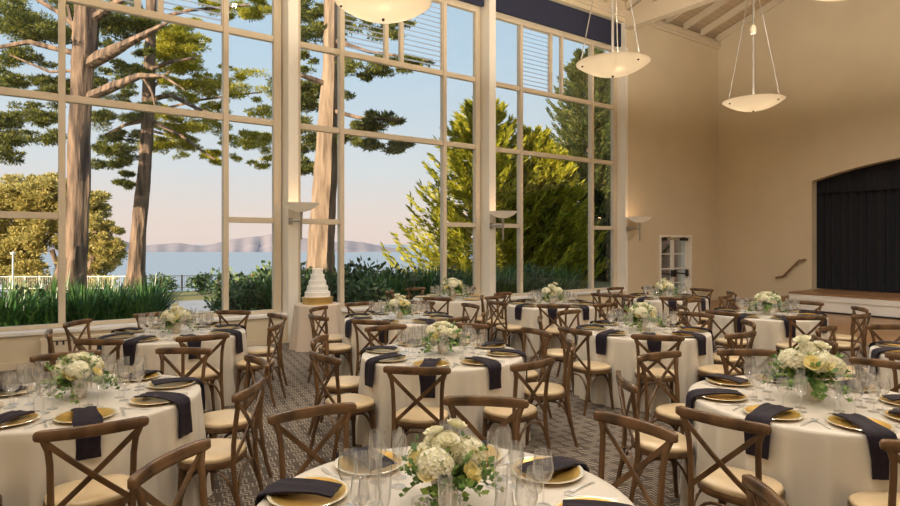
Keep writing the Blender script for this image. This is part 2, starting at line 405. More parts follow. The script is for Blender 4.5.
# ---------------------------------------------------------------- glazed double door
d = empty('door_1', ((DX0+DX1)/2, .2, 0)); d['kind'] = 'structure'; d['label'] = 'glazed double door with push bars and closers'
def dput(name, mb, m, parent=d, **k):
    mb.v = [tuple(Vector(v) - Vector(d.location)) for v in mb.v]; return struct(name, mb, m, parent=parent, **k)
dput('door_frame', MB().box(DX0+.001, DX0+.07, -.03, .3, 0, DH-.001).box(DX1-.07, DX1-.001, -.03, .3, 0, DH-.001).box(DX0+.07, DX1-.07, -.03, .3, DH-.07, DH-.001), M['pillar'])
dmid = (DX0+DX1)/2
for x0, x1, s_ in ((DX0+.075, dmid-.004, 1), (dmid+.004, DX1-.075, -1)):
    lf = dput('door_leaf', MB().box(x0, x0+.07, .1, .145, .01, DH-.075).box(x1-.07, x1, .1, .145, .01, DH-.075).box(x0+.07, x1-.07, .1, .145, .01, .22).box(x0+.07, x1-.07, .1, .145, DH-.15, DH-.075)
              .box(x0+.07, x1-.07, .1, .145, .60, .63).box(x0+.07, x1-.07, .1, .145, 1.02, 1.06).box(x0+.07, x1-.07, .1, .145, 1.46, 1.49), M['pillar'])
    dput('pane', MB().box(x0+.071, x1-.071, .12, .125, .221, DH-.151), M['pane'], parent=lf)
    dput('push_bar', MB().tube([(x0+.04,.04,.92),(x1-.04,.04,.86)], .022, 8).box(x0+.02, x0+.09, .02, .099, .80, 1.0).box(x1-.09, x1-.02, .02, .099, .80, 1.0), M['darkmetal'], parent=lf)
    xc_ = x0+.2 if s_ > 0 else x1-.2
    dput('door_closer', MB().box(xc_-.16, xc_+.16, .03, .099, DH-.17, DH-.09).tube([(xc_,.03,DH-.09),(xc_+s_*.2,-.04,DH-.06)], .012, 6), M['darkmetal'], parent=lf)

# ---------------------------------------------------------------- stage, curtain, steps, handrail
SX = 16.76; SH = .50
st = empty('stage', (SX, ya, 0)); st['kind'] = 'structure'; st['label'] = 'low stage with white board front and brown floor'
def sput(name, mb, m, **k):
    mb.v = [tuple(Vector(v) - Vector(st.location)) for v in mb.v]; return struct(name, mb, m, parent=st, **k)
sput('stage_floor', MB().box(SX-.03, XC-.001, yb2, ya, SH-.05, SH).box(XC-.001, XC+3.5, yb2+.02, ya-.02, SH-.05, SH), M['stagewood'])
sput('stage_front', MB().box(SX, SX+.06, yb2, ya-.001, .05, SH-.051).box(SX+.06, XC-.01, ya-.06, ya-.001, .05, SH-.051), M['white'])
sput('front_board', MB().box(SX-.018, SX, yb2, ya-.001, .30, SH-.051), M['white'], bevel=.004)
sput('stage_base', MB().box(SX-.02, SX+.02, yb2, ya-.001, 0, .05), M['darkmetal'])
def curtain(x, z0, z1f, y0, y1, amp, n):
    mb = MB(); vs = []; fs = []
    K = n*8
    for i in range(K+1):
        y = y0 + (y1-y0)*i/K; dx = amp*math.sin(2*PI*i/8 + .8*math.sin(i*.37)) 
        vs += [(x+dx, y, z0), (x+dx, y, z1f(y))]
    for i in range(K): fs.append((2*i, 2*i+2, 2*i+3, 2*i+1))
    mb.add(vs, fs); return mb
ct = ob('stage_curtain', curtain(XC+.42, SH+.01, lambda y: 4.3, ya+.15, yb2-.15, .05, 34).mesh('curtain', M['blackcloth'], 80, recalc=False))
tag(ct, 'black pleated stage curtain hanging in the arched opening', 'curtain')
ob('curtain_valance', curtain(XC+.33, 3.2, lambda y: 4.3, ya+.15, yb2-.15, .02, 34).mesh('valance', M['blackcloth'], 80, recalc=False), ct)
struct('wall_stage_back', MB().box(XC+3.5, XC+3.7, yb2-1, ya+1, 0, 5).box(XC+.3, XC+3.5, ya+.3, ya+.5, 0, 5).box(XC+.3, XC+3.5, yb2-.5, yb2-.3, 0, 5).box(XC+.3, XC+3.7, yb2-.5, ya+.5, 5, 5.1), M['wall'])
t = empty('stage_steps', (17.3, -2.2, 0)); tag(t, 'small wooden steps beside the stage against the end wall', 'steps')
for k, (x0, x1) in enumerate(((16.8, 18.05), (17.2, 18.05), (17.6, 18.05))):
    pass
mb = MB(); mb.v = []
for k in range(2):
    y0 = -2.75; y1 = -2.75 + .3*(2-k); z0 = .17*k
    o = ob('tread', MB().box(-.3, .72, y0+2.2, y1+2.2, z0+(.001 if k else 0), z0+.17).mesh('tread', M['stagewood'], bevel=.005), t)
t = empty('handrail', (XC, -2.1, 1.0)); tag(t, 'brown wooden handrail sloping up the wall beside the stage', 'handrail')
def on_wall(px, py, off):   # point on the stage wall seen along that line, off metres out of it
    k = (XC-off)/(CA + SA*(px-450)/600.0); return rz((px-450)/600.0*k, k, CAM.z-(py-243)/600.0*k)
hp = [on_wall(776,277.5,.04), on_wall(783,276.5,.09), on_wall(799,260.5,.09), on_wall(806,259.5,.04)]
pts = []
ob('rail', MB().sweep([p - Vector(t.location) for p in hp], .05, .04).mesh('rail', M['rail'], 40), t)
for f in (.15, .85):
    p = hp[1].lerp(hp[2], f) - Vector(t.location)
    ob('bracket', MB().tube([(0.0,p.y,p.z-.08),(p.x,p.y,p.z-.06),(p.x,p.y,p.z-.02)], .008, 6).mesh('bracket', M['darkmetal']), t)

# ---------------------------------------------------------------- convector heater under the window
t = empty('convector_heater', (1.35, -.1, 0)); tag(t, 'beige convector heater cabinet with grille against the low window wall', 'heater')
hw = 1.1
ob('cabinet', MB().box(-hw, hw, -.06, .078, .03, .42).mesh('cab', M['trim'], bevel=.008), t)
comb = [(-hw+.10,.385),(-hw+.10,.375)]
for i in range(26):
    x = -hw+.12 + i*(2*hw-.24)/25; comb += [(x-.012,.375),(x-.012,.32),(x+.012,.32),(x+.012,.375)]
comb += [(hw-.10,.375),(hw-.10,.385)]
mb = MB().prism(comb, 1, -.066, -.061)
ob('grille', mb.mesh('grille', M['darkmetal']), t)

# ---------------------------------------------------------------- lamps
def light(name, loc, energy, color, r, parent=None):
    l = bpy.data.lights.new(name, 'POINT'); l.energy = energy; l.color = color; l.shadow_soft_size = r
    o = bpy.data.objects.new(name, l); col.objects.link(o); o.location = loc
    if parent: o.parent = parent
    return o
WARM = (1.0, .87, .70)
def bowl_profile(R, depth, th=.012, n=10):
    out = [(R*math.sin(PI/2*i/n)**1.0 if i else .001, depth*(1-math.cos(PI/2*i/n)**.9 if i < n else 1)) for i in range(n+1)]
    out = [(max(R*i/n,.001), depth*(i/n)**2.1) for i in range(n+1)]
    inn = [(max(r-th,.001), z+th) for r, z in out[::-1]]
    inn[0] = (R-th, depth)
    return out + inn
def pendant(loc, label):
    R = .535; dep = .19
    t = empty('pendant_lamp', loc); tag(t, label, 'lamp', 'bowl pendant lamps')
    bowl = ob('bowl', MB().lathe(bowl_profile(R, dep), 40).mesh('bowl', M['lamp'], 50), t)
    ztop = gable(loc[1]) - loc[2] + .05
    ob('stem', MB().tube([(0,0,dep-.08),(0,0,ztop)], .02, 10).mesh('stem', M['metal'], 40), t)
    ob('collar', MB().lathe([(.001,0),(.045,0),(.055,.10),(.03,.16),(.001,.16)], 16, (0,0,dep+1.25)).mesh('collar', M['trim'], 40), t)
    ob('ring', MB().lathe([(.001,0),(.07,0),(.07,.04),(.001,.04)], 16, (0,0,dep+2.15)).mesh('ring', M['metal'], 40), t)
    for k in range(3):
        a = k*2*PI/3 + .5
        c, s_ = math.cos(a), math.sin(a)
        ob('rod', MB().tube([(c*(R-.05), s_*(R-.05), dep-.01), (c*.05, s_*.05, dep+2.16)], .008, 8).mesh('rod', M['metal']), t)
        ob('stud', MB().lathe([(.001,-.014),(.016,-.006),(.016,.006),(.001,.014)], 10, (c*R*.86, s_*R*.86, dep*(.86)**2.1-.012)).mesh('stud', M['darkmetal'], 60), bowl)
    ob('finial', MB().lathe([(.001,-.03),(.014,-.02),(.018,.0),(.001,.006)], 10).mesh('finial', M['darkmetal'], 60), bowl)
    for k in range(3):
        a = k*2*PI/3 + .1
        light('bulb', (.21*math.cos(a), .21*math.sin(a),   .088), PEND, WARM, .03, t)
    return t
PEND = 105
SPOT = 225  # strength of the added truss spotlights
YL1, YL2 = -4.73, -7.9
for (x, y), lb in (((3.26, YL1), 'large frosted bowl lamp cut by the frame before the middle window bay'),
                   ((7.13, YL1), 'glowing bowl lamp hanging before the window corner and navy pelmet'),
                   ((11.15, YL1), 'glowing bowl lamp hanging against the plain wall toward the stage'),
                   ((6.72, YL2-.1), 'bowl lamp of which only the bottom shows above the stage'),
                   ((-.6, YL1), 'added unseen end bowl lamp of the window row, over the heater side'),  # this and the next two hang out of view, added for their light
                   ((2.9, YL2), 'added unseen bowl lamp high above the front tables, second row'),
                   ((10.7, YL2), 'added unseen bowl lamp of the second row closest to the stage corner')):
    pendant((x, y, 4.27), lb)
for x, lb in ((4.045, 'wall lamp on the pillar behind the wedding cake'), (8.735, 'wall lamp on the pillar between the two cypress window bays'), (13.60, 'wall lamp beside the glazed doors at the window end')):
    t = empty('wall_lamp', (x, -.012 if x > 13 else -.036, 2.19)); tag(t, lb, 'lamp', 'bowl wall lamps on the window wall')
    yy = -.36
    ob('bowl', MB().lathe(bowl_profile(.33, .15, .008), 32, (0,yy,.16)).mesh('sbowl', M['sconce'], 50), t)
    ob('stem', MB().tube([(0,yy,-.33),(0,yy,.0),(0,yy,.16)], [.016,.024,.034], 10).mesh('sstem', M['metal'], 40), t)
    ob('arm', MB().tube([(-.06,-.001,0),(-.04,-.1,0),(0,yy,0)], .02, 8).box(-.1,-.02,-.02,-.001,-.06,.06).mesh('sarm', M['metal'], 40), t)
    light('bulb', (0, yy, .30), 2.6, (1,.58,.28), .06, t)

# unseen spotlights added under the tie beams to brighten tables and stage end
def spotlight(x, y, e):
    t = empty('added_spotlight', (x, y, 7.655)); tag(t, 'added spotlight under the roof truss, out of view, brightening the hall', 'lamp', 'added spotlights under the roof trusses')
    ob('housing', MB().lathe([(.001,-.08),(.05,-.08),(.07,-.14),(.085,-.34),(.08,-.34),(.06,-.16),(.001,-.14)], 20).mesh('spot', M['darkmetal'], 40), t)
    ob('yoke', MB().box(-.02,.02,-.02,.02,-.1,-.001).mesh('yoke', M['darkmetal']), t)
    l = bpy.data.lights.new('spot', 'SPOT'); l.energy = e; l.color = (1,.95,.88); l.spot_size = math.radians(150); l.spot_blend = .8; l.shadow_soft_size = .07
    o = bpy.data.objects.new('added_spot_beam', l); col.objects.link(o); o.parent = t; o.location = (0,0,-.36)
for x in (-.65, 4.05, 8.74):
    for y in (-3.0, -6.05, -9.0, -11.6): spotlight(x, y, SPOT*.92)
for y in (-6.05, -9.0, -11.6): spotlight(13.58, y, 260)
# ---------------------------------------------------------------- chair prototype
def chair_parts():
    P = []
    def outline(hx, hy, n=28, e=2.6):
        o = []
        for k in range(n):
            a = 2*PI*k/n; c, s_ = math.cos(a), math.sin(a)
            o.append((hx*math.copysign(abs(c)**(2/e), c)*(1+.04*s_), hy*math.copysign(abs(s_)**(2/e), s_)))
        return o
    def slab(hx, hy, rows):     # rows: (scale, z)
        n = 28; vs = []; fs = []
        for sc, z in rows: vs += [(x*sc, y*sc, z) for x, y in outline(hx, hy)]
        for i in range(len(rows)-1):
            for k in range(n): fs.append((i*n+k, i*n+(k+1)%n, (i+1)*n+(k+1)%n, (i+1)*n+k))
        fs.append(tuple(range(n-1,-1,-1))); fs.append(tuple(range((len(rows)-1)*n, len(rows)*n)))
        m = MB(); m.add(vs, fs); return m
    P.append(('seat_frame', slab(.215,.194,[(.97,.405),(1,.412),(1,.438),(.985,.444)]).mesh('seat_frame', M['wood'], 40)))
    P.append(('seat', slab(.208,.188,[(.98,.4445),(1,.455),(.985,.468),(.93,.476),(.6,.481)]).mesh('seat', M['seat'], 50)))
    for s_ in (-1, 1):
        path = [(.190,-.285,0),(.186,-.250,.12),(.182,-.222,.27),(.180,-.205,.42),(.181,-.207,.56),(.184,-.222,.70),(.192,-.236,.78),(.212,-.244,.835),(.222,-.246,.855)]
        P.append(('back_post', MB().tube([(s_*x,y,z) for x,y,z in path], [.014,.0155,.016,.017,.016,.016,.016,.016,.014], 8, flat=(1.0,1.0)).mesh('post', M['wood'], 50)))
        P.append(('leg', MB().tube([(s_*.158,.130,.405),(s_*.160,.134,.30),(s_*.168,.142,.15),(s_*.182,.155,0)], [.021,.019,.017,.014], 8).mesh('leg', M['wood'], 50)))
    xs = [-.252,-.246,-.23,-.18,-.09,0,.09,.18,.23,.246,.252]
    path = [(x, -.232-.040*(1-(x/.252)**2), .858) for x in xs]
    hh = [.022,.042,.052,.057,.059,.059,.059,.057,.052,.042,.022]; tt = [.018,.032,.036,.030,.026,.026,.026,.030,.036,.032,.018]
    P.append(('top_rail', MB().sweep(path, hh, tt).mesh('rail', M['wood'], 50)))
    for s_ in (-1, 1):
        path = []
        for i in range(9):
            f = i/8; x = -.205 + .375*f; z = .825 - .365*f
            y = -.246 + .042*f - .018*math.sin(PI*f) - (.006 if s_ > 0 else -.006)*math.sin(PI*f)
            path.append((s_*x, y, z))
        P.append(('cross_slat', MB().sweep(path, .028, .012, up=(s_*.7,0,.7)).mesh('slat', M['wood'], 40)))
    cn = [(-.160,.136),(.160,.136),(.184,-.226),(-.184,-.226)]
    for k in range(4):
        (xa, ya_), (xb, yb_) = cn[k], cn[(k+1)%4]; path = []
        for i in range(13):
            f = i/12; u = abs(2*f-1); z = .395 - .19*u**3.2
            path.append((xa+(xb-xa)*f, ya_+(yb_-ya_)*f, z))
        P.append(('brace', MB().tube(path, .0095, 6).mesh('brace', M['wood'], 60)))
    return P
CH = chair_parts()
def make_chair():
    t = empty('cross_back_chair')
    for n_, me in CH: ob(n_, me, t)
    return t
CHAIR0 = None

# ---------------------------------------------------------------- table things
TT = .762; R = .752
def cloth_mesh(R, H, folds, seed, flare=.05, amp=.040):
    rnd = random.Random(seed); n = folds*8; ph = [rnd.uniform(0, 2*PI) for _ in range(4)]
    prof = [(0.02,0),(.35,0),(.7,0),(.93,0),(.985,-.001),(1.0,-.006),(1.006,-.02),(1.008,-.06),(1.01,-.16),(1.012,-.3),(1.015,-.45),(1.02,-.6),(1.025,-(H-.006))]
    vs = []; fs = []
    for j, (rr, dz) in enumerate(prof):
        f = max(0, min(1, (-dz-.03)/(H-.03)))
        for k in range(n):
            a = 2*PI*k/n
            w = math.sin(folds*a+ph[0]+.8*math.sin(2*a+ph[1])) * (.7+.3*math.sin(3*a+ph[2]))
            w2 = .35*math.sin((folds*2+1)*a+ph[3])
            r = R*rr + (flare*.5*f + (w+w2)*amp*f**.8)*1.0
            vs.append((r*math.cos(a), r*math.sin(a), H+dz if j < len(prof)-1 else .004))
    vs.append((0,0,H)); c = len(vs)-1
    for j in range(len(prof)-1):
        for k in range(n): fs.append((j*n+k, (j+1)*n+k, (j+1)*n+(k+1)%n, j*n+(k+1)%n))
    for k in range(n): fs.append((c, k, (k+1)%n))
    m = MB(); m.add(vs, fs); return m.mesh('cloth', M['cloth'], 70)
CLOTHS = [cloth_mesh(R, TT, 22+i, i) for i in range(4)]
# charger: gold disc with paler rolled rim
def charger():
    m = MB(); m.lathe([(.001,.004),(.10,.004),(.112,.008),(.150,.016),(.150,.019),(.112,.012),(.10,.008),(.001,.008)], 40, mi=0)
    m.lathe([(.150,.0155),(.163,.018),(.165,.020),(.163,.0215),(.150,.0195)], 40, mi=1)
    return m.mesh('charger', [M['gold'], M['goldrim']], 40)
ME_CH = charger()
def napkin_mesh(seed, hang):
    rnd = random.Random(seed); m = MB()
    # local: +x points to the table edge, origin at plate centre (r=.57)
    edge = R-.57
    path = [(-.12,0,.030),(-.06,0,.036),(0,0,.037),(.08,0,.034),(.13,0,.030),(edge-.02,0,.024),(edge+.012,0,.012),(edge+.024,0,-.012),(edge+.027,0,-.06),(edge+.030,0,-.12),(edge+.031,0,-hang)]
    vs = []; fs = []; nw = 7; W = .135
    for L in (0, 1):
        for i, p in enumerate(path):
            if i == 0: t = Vector(path[1])-Vector(path[0])
            else: t = Vector(path[min(i+1,len(path)-1)])-Vector(path[i-1])
            t.normalize(); nrm = Vector((-t.z,0,t.x))
            for k in range(nw):
                w = (k/(nw-1)-.5)*W*(1+.12*math.sin(i*.9+seed)); bump = .0035*math.sin(k*2.1+i*.6+seed*1.7)
                q = Vector(p) + nrm*((.007 if L else -.002)+bump) + Vector((0,w + .02*math.sin(seed)*(i/10.-.4),0))
                vs.append(q)
    n = len(path)*nw
    for L in (0,1):
        for i in range(len(path)-1):
            for k in range(nw-1):
                a = L*n+i*nw+k; f = (a,a+1,a+nw+1,a+nw); fs.append(f if L else f[::-1])
    for i in range(len(path)-1):
        for k in (0, nw-1):
            a = i*nw+k; fs.append((a, a+nw, n+a+nw, n+a))
    for i in (0, len(path)-1):
        for k in range(nw-1):
            a = i*nw+k; fs.append((a, a+1, n+a+1, n+a))
    m.add(vs, fs); return m.mesh('napkin', M['napkin'], 60)
ME_NAP = [napkin_mesh(s_, h) for s_, h in ((1,.20),(2,.22),(3,.18),(4,.21))]
def glass(prof): return MB().lathe(prof, 22).mesh('glass', M['glass'], 60)
WINE = glass([(.001,.003),(.034,.002),(.035,.004),(.008,.008),(.0045,.02),(.004,.09),(.010,.098),(.030,.115),(.040,.140),(.041,.160),(.036,.20),(.0335,.222),(.0325,.222),(.035,.20),(.0398,.160),(.0385,.140),(.029,.117),(.001,.102)])
WINE2 = glass([(.001,.003),(.032,.002),(.033,.004),(.008,.008),(.0045,.02),(.004,.08),(.010,.087),(.026,.10),(.034,.122),(.035,.138),(.031,.172),(.029,.188),(.028,.188),(.030,.172),(.0338,.138),(.0328,.122),(.025,.102),(.001,.091)])
FLUTE = glass([(.001,.003),(.031,.002),(.032,.004),(.007,.008),(.0045,.02),(.0045,.075),(.014,.09),(.021,.12),(.0245,.17),(.026,.238),(.025,.238),(.0235,.17),(.020,.12),(.012,.092),(.001,.086)])
def fork():
    m = MB().sweep([(.0,0,.004),(.04,0,.006),(.10,0,.008),(.125,0,.006)], [.012,.010,.007,.010], [.003]*4, up=(0,1,0))
    m.sweep([(.125,0,.006),(.14,0,.004),(.155,0,.004)], [.010,.022,.024], [.0025]*3, up=(0,1,0))
    for k in range(4): m.sweep([(.154,-.009+.006*k,.004),(.195,-.009+.006*k,.008)], .003, .002, up=(0,1,0))
    return m.mesh('fork', M['silver'], 40)
def knife():
    m = MB().sweep([(0,0,.004),(.05,0,.005),(.095,0,.005)], [.014,.016,.012], [.006]*3, up=(0,1,0))
    m.sweep([(.095,0,.005),(.12,.001,.004),(.18,.001,.004),(.215,-.004,.004)], [.012,.018,.019,.006], [.002]*4, up=(0,1,0))
    return m.mesh('knife', M['silver'], 40)
ME_FORK, ME_KNIFE = fork(), knife()

# floral centrepiece
def petals_ball(r, n, size, mname, seed, cup=0.0, squash=.85):
    rnd = random.Random(seed); m = MB()
    for i in range(n):
        z = 1-2*(i+.5)/n
        if z < -.55: continue
        a = i*2.39996; rr = math.sqrt(1-z*z); d = Vector((rr*math.cos(a), rr*math.sin(a), z*squash))
        c = d*r*rnd.uniform(.93,1.05); t = d.orthogonal().normalized(); t = Matrix.Rotation(rnd.uniform(0,PI), 3, d) @ t; b = d.normalized().cross(t)
        for k in range(4):
            e = (t*math.cos(k*PI/2)+b*math.sin(k*PI/2)); e2 = (t*math.cos(k*PI/2+.8)+b*math.sin(k*PI/2+.8)); e0 = (t*math.cos(k*PI/2-.8)+b*math.sin(k*PI/2-.8))
            L = size*rnd.uniform(.8,1.1)
            m.add([c, c+e0*L*.75+d*L*.25, c+e*L+d*L*.18, c+e2*L*.75+d*L*.25], [(0,1,2,3)])
    m.lathe([(.001,-r*.7*squash),(r*.6,-r*.5*squash),(r*.88,0),(r*.6,r*.65*squash),(.001,r*.86*squash)], 12)
    return m.mesh('hydrangea', M[mname], recalc=False)
def rose_mesh(r, seed, mname='rosepetal'):
    rnd = random.Random(seed); m = MB()
    for ring, (cnt, rr, h0, h1, open_) in enumerate(((3,.22,.15,.62,.0),(4,.42,.05,.6,.08),(5,.66,-.15,.5,.22),(6,.88,-.35,.30,.42))):
        for k in range(cnt):
            a0 = 2*PI*k/cnt + ring*.5; vs = []
            for i in range(4):
                f = i/3; z = r*(h0+(h1-h0)*f); rad = r*(rr*(.55+.45*math.sin(f*PI*.6)) + open_*f*f)
                for j in range(5):
                    g = j/4-.5; a = a0 + g*(2*PI/cnt)*1.35; zz = z - r*.25*(g*2)**2*f
                    vs.append((rad*math.cos(a), rad*math.sin(a), zz))
            m.add(vs, [(i*5+j, i*5+j+1, (i+1)*5+j+1, (i+1)*5+j) for i in range(3) for j in range(4)])
    m.lathe([(.001,-r*.5),(r*.5,-r*.3),(r*.4,r*.1),(.001,r*.3)], 10)
    return m.mesh('rose', M[mname], 70, recalc=False)
def sprigs(seed, n, spread, zc, zmax, leaf=.028):
    rnd = random.Random(seed); m = MB()
    for i in range(n):
        a = rnd.uniform(0, 2*PI); el = rnd.uniform(-.08, 1.2); L = rnd.uniform(.6,1.0)*spread
        d = Vector((math.cos(a)*math.cos(el), math.sin(a)*math.cos(el), math.sin(el)))
        p0 = Vector((d.x*.05, d.y*.05, zc)); pts = []
        for k in range(6):
            f = k/5; q = p0 + d*L*f; q.z -= .05*f*f*(1.3-el); pts.append(q)
        m.tube(pts, .0016, 3, cap=False)
        for k in range(1,6):
            for s_ in (-1,1):
                q = pts[k]; side = d.cross(Vector((rnd.uniform(-.3,.3),rnd.uniform(-.3,.3),1))).normalized()*s_
                fw = (d*.6+side*.8+Vector((0,0,rnd.uniform(-.2,.5)))).normalized(); wv = fw.cross(d+Vector((0,0,.3))).normalized(); l = leaf*rnd.uniform(.7,1.25)
                m.add([q, q+fw*l*.5+wv*l*.32, q+fw*l, q+fw*l*.5-wv*l*.32], [(0,1,2,3)])
    return m.mesh('sprigs', M['green'], recalc=False)
HYD = [petals_ball(.070, 150, .0165, 'petal', 3), petals_ball(.060, 120, .0165, 'petal', 4)]
ROSE = [rose_mesh(.034, 1), rose_mesh(.034, 2, 'petal')]
SPR = [sprigs(5, 62, .19, .11, .3, .036), sprigs(9, 60, .21, .11, .3, .036)]
VASE = MB().lathe([(.001,0),(.038,0),(.042,.01),(.050,.06),(.062,.125),(.066,.13),(.062,.128),(.048,.06),(.001,.05)], 24).mesh('vase', M['vase'], 50)
def arrangement(variant):
    t = empty('flower_centrepiece'); rnd = random.Random(variant)
    ob('vase', VASE, t)
    lay = [((-.085,-.05,.20),0),((.085,-.03,.205),0),((.02,.085,.215),1),((-.06,.07,.19),1),((.0,-.01,.245),1)]
    for (x,y,z), k in lay: ob('hydrangea_head', HYD[k], t, (x,y,z), (rnd.uniform(-.4,.4), rnd.uniform(-.4,.4), rnd.uniform(0,6)))
    for k in range(9):
        a = k*2*PI/9+rnd.uniform(-.2,.2); rr = rnd.uniform(.10,.145) if k % 3 else .05
        z = .165+rnd.uniform(0,.06) + (.10 if not k % 3 else 0)
        o = ob('rose', ROSE[0 if k % 3 else 1], t, (rr*math.cos(a), rr*math.sin(a), z)); tilt = .9 if k % 3 else .3
        o.rotation_euler = (Matrix.Rotation(a,3,'Z') @ Matrix.Rotation(tilt,3,'Y')).to_euler()
    ob('greenery', SPR[variant%2], t)
    return t
ARR0 = [arrangement(0), arrangement(1)]
used = [False, False]

TABLES = [  # r, z, short name, cloth label, bouquet label
 ((-.017,2.35), 'the frontmost table', 'ivory cloth of the frontmost table, cut by the bottom of the frame', 'large white and yellow bouquet on the frontmost table'),
 ((-2.49,4.03), 'the heater-side front table', 'ivory cloth of the front table beside the heater wall', 'bouquet with yellow rose on the heater-side front table'),
 ((-3.16,6.93), 'the tree-trunk window table', 'ivory cloth of the table under the two tree trunks', 'cream bouquet in pale vase under the two tree trunks'),
 ((-.07,5.65), 'the second table back', 'ivory cloth of the table straight behind the frontmost one', 'yellow-cream bouquet on the table straight behind the frontmost'),
 ((-.70,8.31), 'the cake-side table', 'ivory cloth of the table on the stage side of the cake', 'bouquet on the table on the stage side of the cake'),
 ((.05,11.35), 'the pillar table', 'ivory cloth of the table standing against the middle window pillar', 'leafy cream bouquet at the foot of the middle window pillar'),
 ((1.73,10.15), 'the cypress window table', 'ivory cloth of the table under the cypress window bay', 'bouquet on the table under the cypress window bay'),
 ((2.295,7.156), 'the mid-room table', 'ivory cloth of the table between cypress window and front bouquet', 'cream bouquet of the mid-room table with chairs all round'),
 ((4.08,11.39), 'the glazed-door table', 'ivory cloth of the table before the glazed doors', 'white bouquet on the table before the glazed doors'),
 ((4.62,8.75), 'the stage-front table', 'ivory cloth of the table beside the stage end', 'cream bouquet on the table beside the stage end'),
 ((2.39,3.97), 'the stage-side front table', 'ivory cloth of the big front table below the stage', 'cream and green bouquet on the front table below the stage'),
 ((4.79,5.53), 'the frame-edge table', 'ivory cloth of the table cut by the frame under the stage', 'bouquet on the table cut by the frame under the stage'),
]
SIDES = {0:'stage side', 45:'stage-and-window corner', 90:'window side', 135:'window corner away from stage', 180:'side away from stage', 225:'corner away from window and stage', 270:'side away from windows', 315:'stage corner away from windows'}
SKIP = {5: {0, 315}}
def visible(pts): return any(in_frame(p) for p in pts)
for ti, ((r_, z_), tn, cl, bl) in enumerate(TABLES):
    c = rz(r_, z_)
    o = ob('tablecloth', CLOTHS[ti % 4], None, (c.x, c.y, 0), (0,0,ti*1.3)); tag(o, cl, 'tablecloth', 'round tables under floor-length ivory cloths')
    top = Vector((c.x, c.y, TT+.0005))
    v = ti % 2
    if not used[v]: a = ARR0[v]; used[v] = True; a.location = top; a.rotation_euler = (0,0,ti*.9)
    else: a = dup(ARR0[v], top, ti*.9)
    sc = {0:1.0, 10:1.25, 7:1.1, 8:1.1, 6:1.1, 5:1.25, 9:1.1}.get(ti, 1.0); a.scale = (sc,)*3
    tag(a, bl, 'flowers', 'low bouquets in the middle of the tables')
    for s8 in range(8):
        ang = s8*45; rnd = random.Random(ti*10+s8)
        th = math.radians(ang + rnd.uniform(-3,3)) ; side = SIDES[ang]
        if ang not in SKIP.get(ti, ()):
            dist = .945 + rnd.uniform(-.01, .04)
            if ti == 5 and ang == 90: dist = .945
            p = Vector((c.x+dist*math.cos(th), c.y+dist*math.sin(th), 0))
            if visible([p+Vector((dx,dy,z)) for dx in (-.22,.22) for dy in (-.22,.22) for z in (.0,.46,.88)]):
                rot = th + PI/2 + math.radians(rnd.uniform(-7,7))
                if CHAIR0 is None: CHAIR0 = make_chair(); k = CHAIR0; k.location = p; k.rotation_euler = (0,0,rot)
                else: k = dup(CHAIR0, p, rot)
                tag(k, 'cross-back chair at the %s of %s' % (side, tn), 'chair', 'cross-back chairs round the tables')
        def L(rad, lat, z=0): return Vector((c.x+rad*math.cos(th)-lat*math.sin(th), c.y+rad*math.sin(th)+lat*math.cos(th), TT+z))
        if not visible([L(.57,0), L(.75,0,-.2), L(.35,0,.1)]): continue
        wh = 'at the %s of %s' % (side, tn)
        o = ob('charger_plate', ME_CH, None, L(.572,0,.001), (0,0,th)); tag(o, 'gold charger plate ' + wh, 'plate', 'gold chargers on the tables')
        if ti != 5:
            o = ob('napkin', ME_NAP[s8 % 4], None, L(.57,0,.0), (0,0,th+rnd.uniform(-.02,.02))); tag(o, 'dark plum napkin ' + wh, 'napkin', 'plum napkins laid over the chargers')
        o = ob('fork', ME_FORK, None, L(.66,-.195,.0), (0,0,th+PI+.05)); tag(o, 'silver fork ' + wh, 'fork', 'forks beside the chargers')
        o = ob('knife', ME_KNIFE, None, L(.67,.195,.0), (0,0,th+PI-.04)); tag(o, 'silver knife ' + wh, 'knife', 'knives beside the chargers')
        j = lambda: rnd.uniform(-.008,.008)
        o = ob('wine_glass', WINE, None, L(.375+j(),.075+j(),.001)); tag(o, 'large wine glass ' + wh, 'glass', 'large wine glasses on the tables')
        o = ob('wine_glass', WINE2, None, L(.355+j(),-.02+j(),.001)); tag(o, 'small wine glass ' + wh, 'glass', 'small wine glasses on the tables')
        o = ob('champagne_flute', FLUTE, None, L(.28+j(),.035+j(),.001)); tag(o, 'tall flute ' + wh, 'glass', 'champagne flutes on the tables')

# ---------------------------------------------------------------- cake table
ck = rz(-2.275, 10.3)
o = ob('tablecloth', cloth_mesh(.385, TT, 9, 31, .12, .045).copy(), None, (ck.x, ck.y, 0)); tag(o, 'floor-length blush cloth on the small round cake table', 'tablecloth')
cm = varied('blush satin cloth', (.60,.50,.40), (.64,.54,.44), 2, .45); o.data.materials[0] = cm
o = ob('cake_stand', MB().lathe([(.001,0),(.255,0),(.262,.012),(.258,.03),(.258,.085),(.268,.095),(.268,.11),(.001,.11)], 48).mesh('stand', M['goldstand'], 30), None, (ck.x, ck.y, TT+.001)); tag(o, 'round gold drum stand under the white cake', 'cake stand')
t = empty('wedding_cake', (ck.x, ck.y, TT+.112)); tag(t, 'five-tier white cake on a gold stand before the window', 'cake')
z = 0
for i, rr in enumerate((.215,.18,.148,.118,.09)):
    h = .098
    ob('tier', MB().lathe([(.001,z+.0005),(rr-.004,z+.0005),(rr+.006,z+.008),(rr+.006,z+.016),(rr,z+.022),(rr,z+h-.01),(rr-.008,z+h-.001),(.001,z+h)], 40).mesh('tier', M['icing'], 40), t)
    z += h

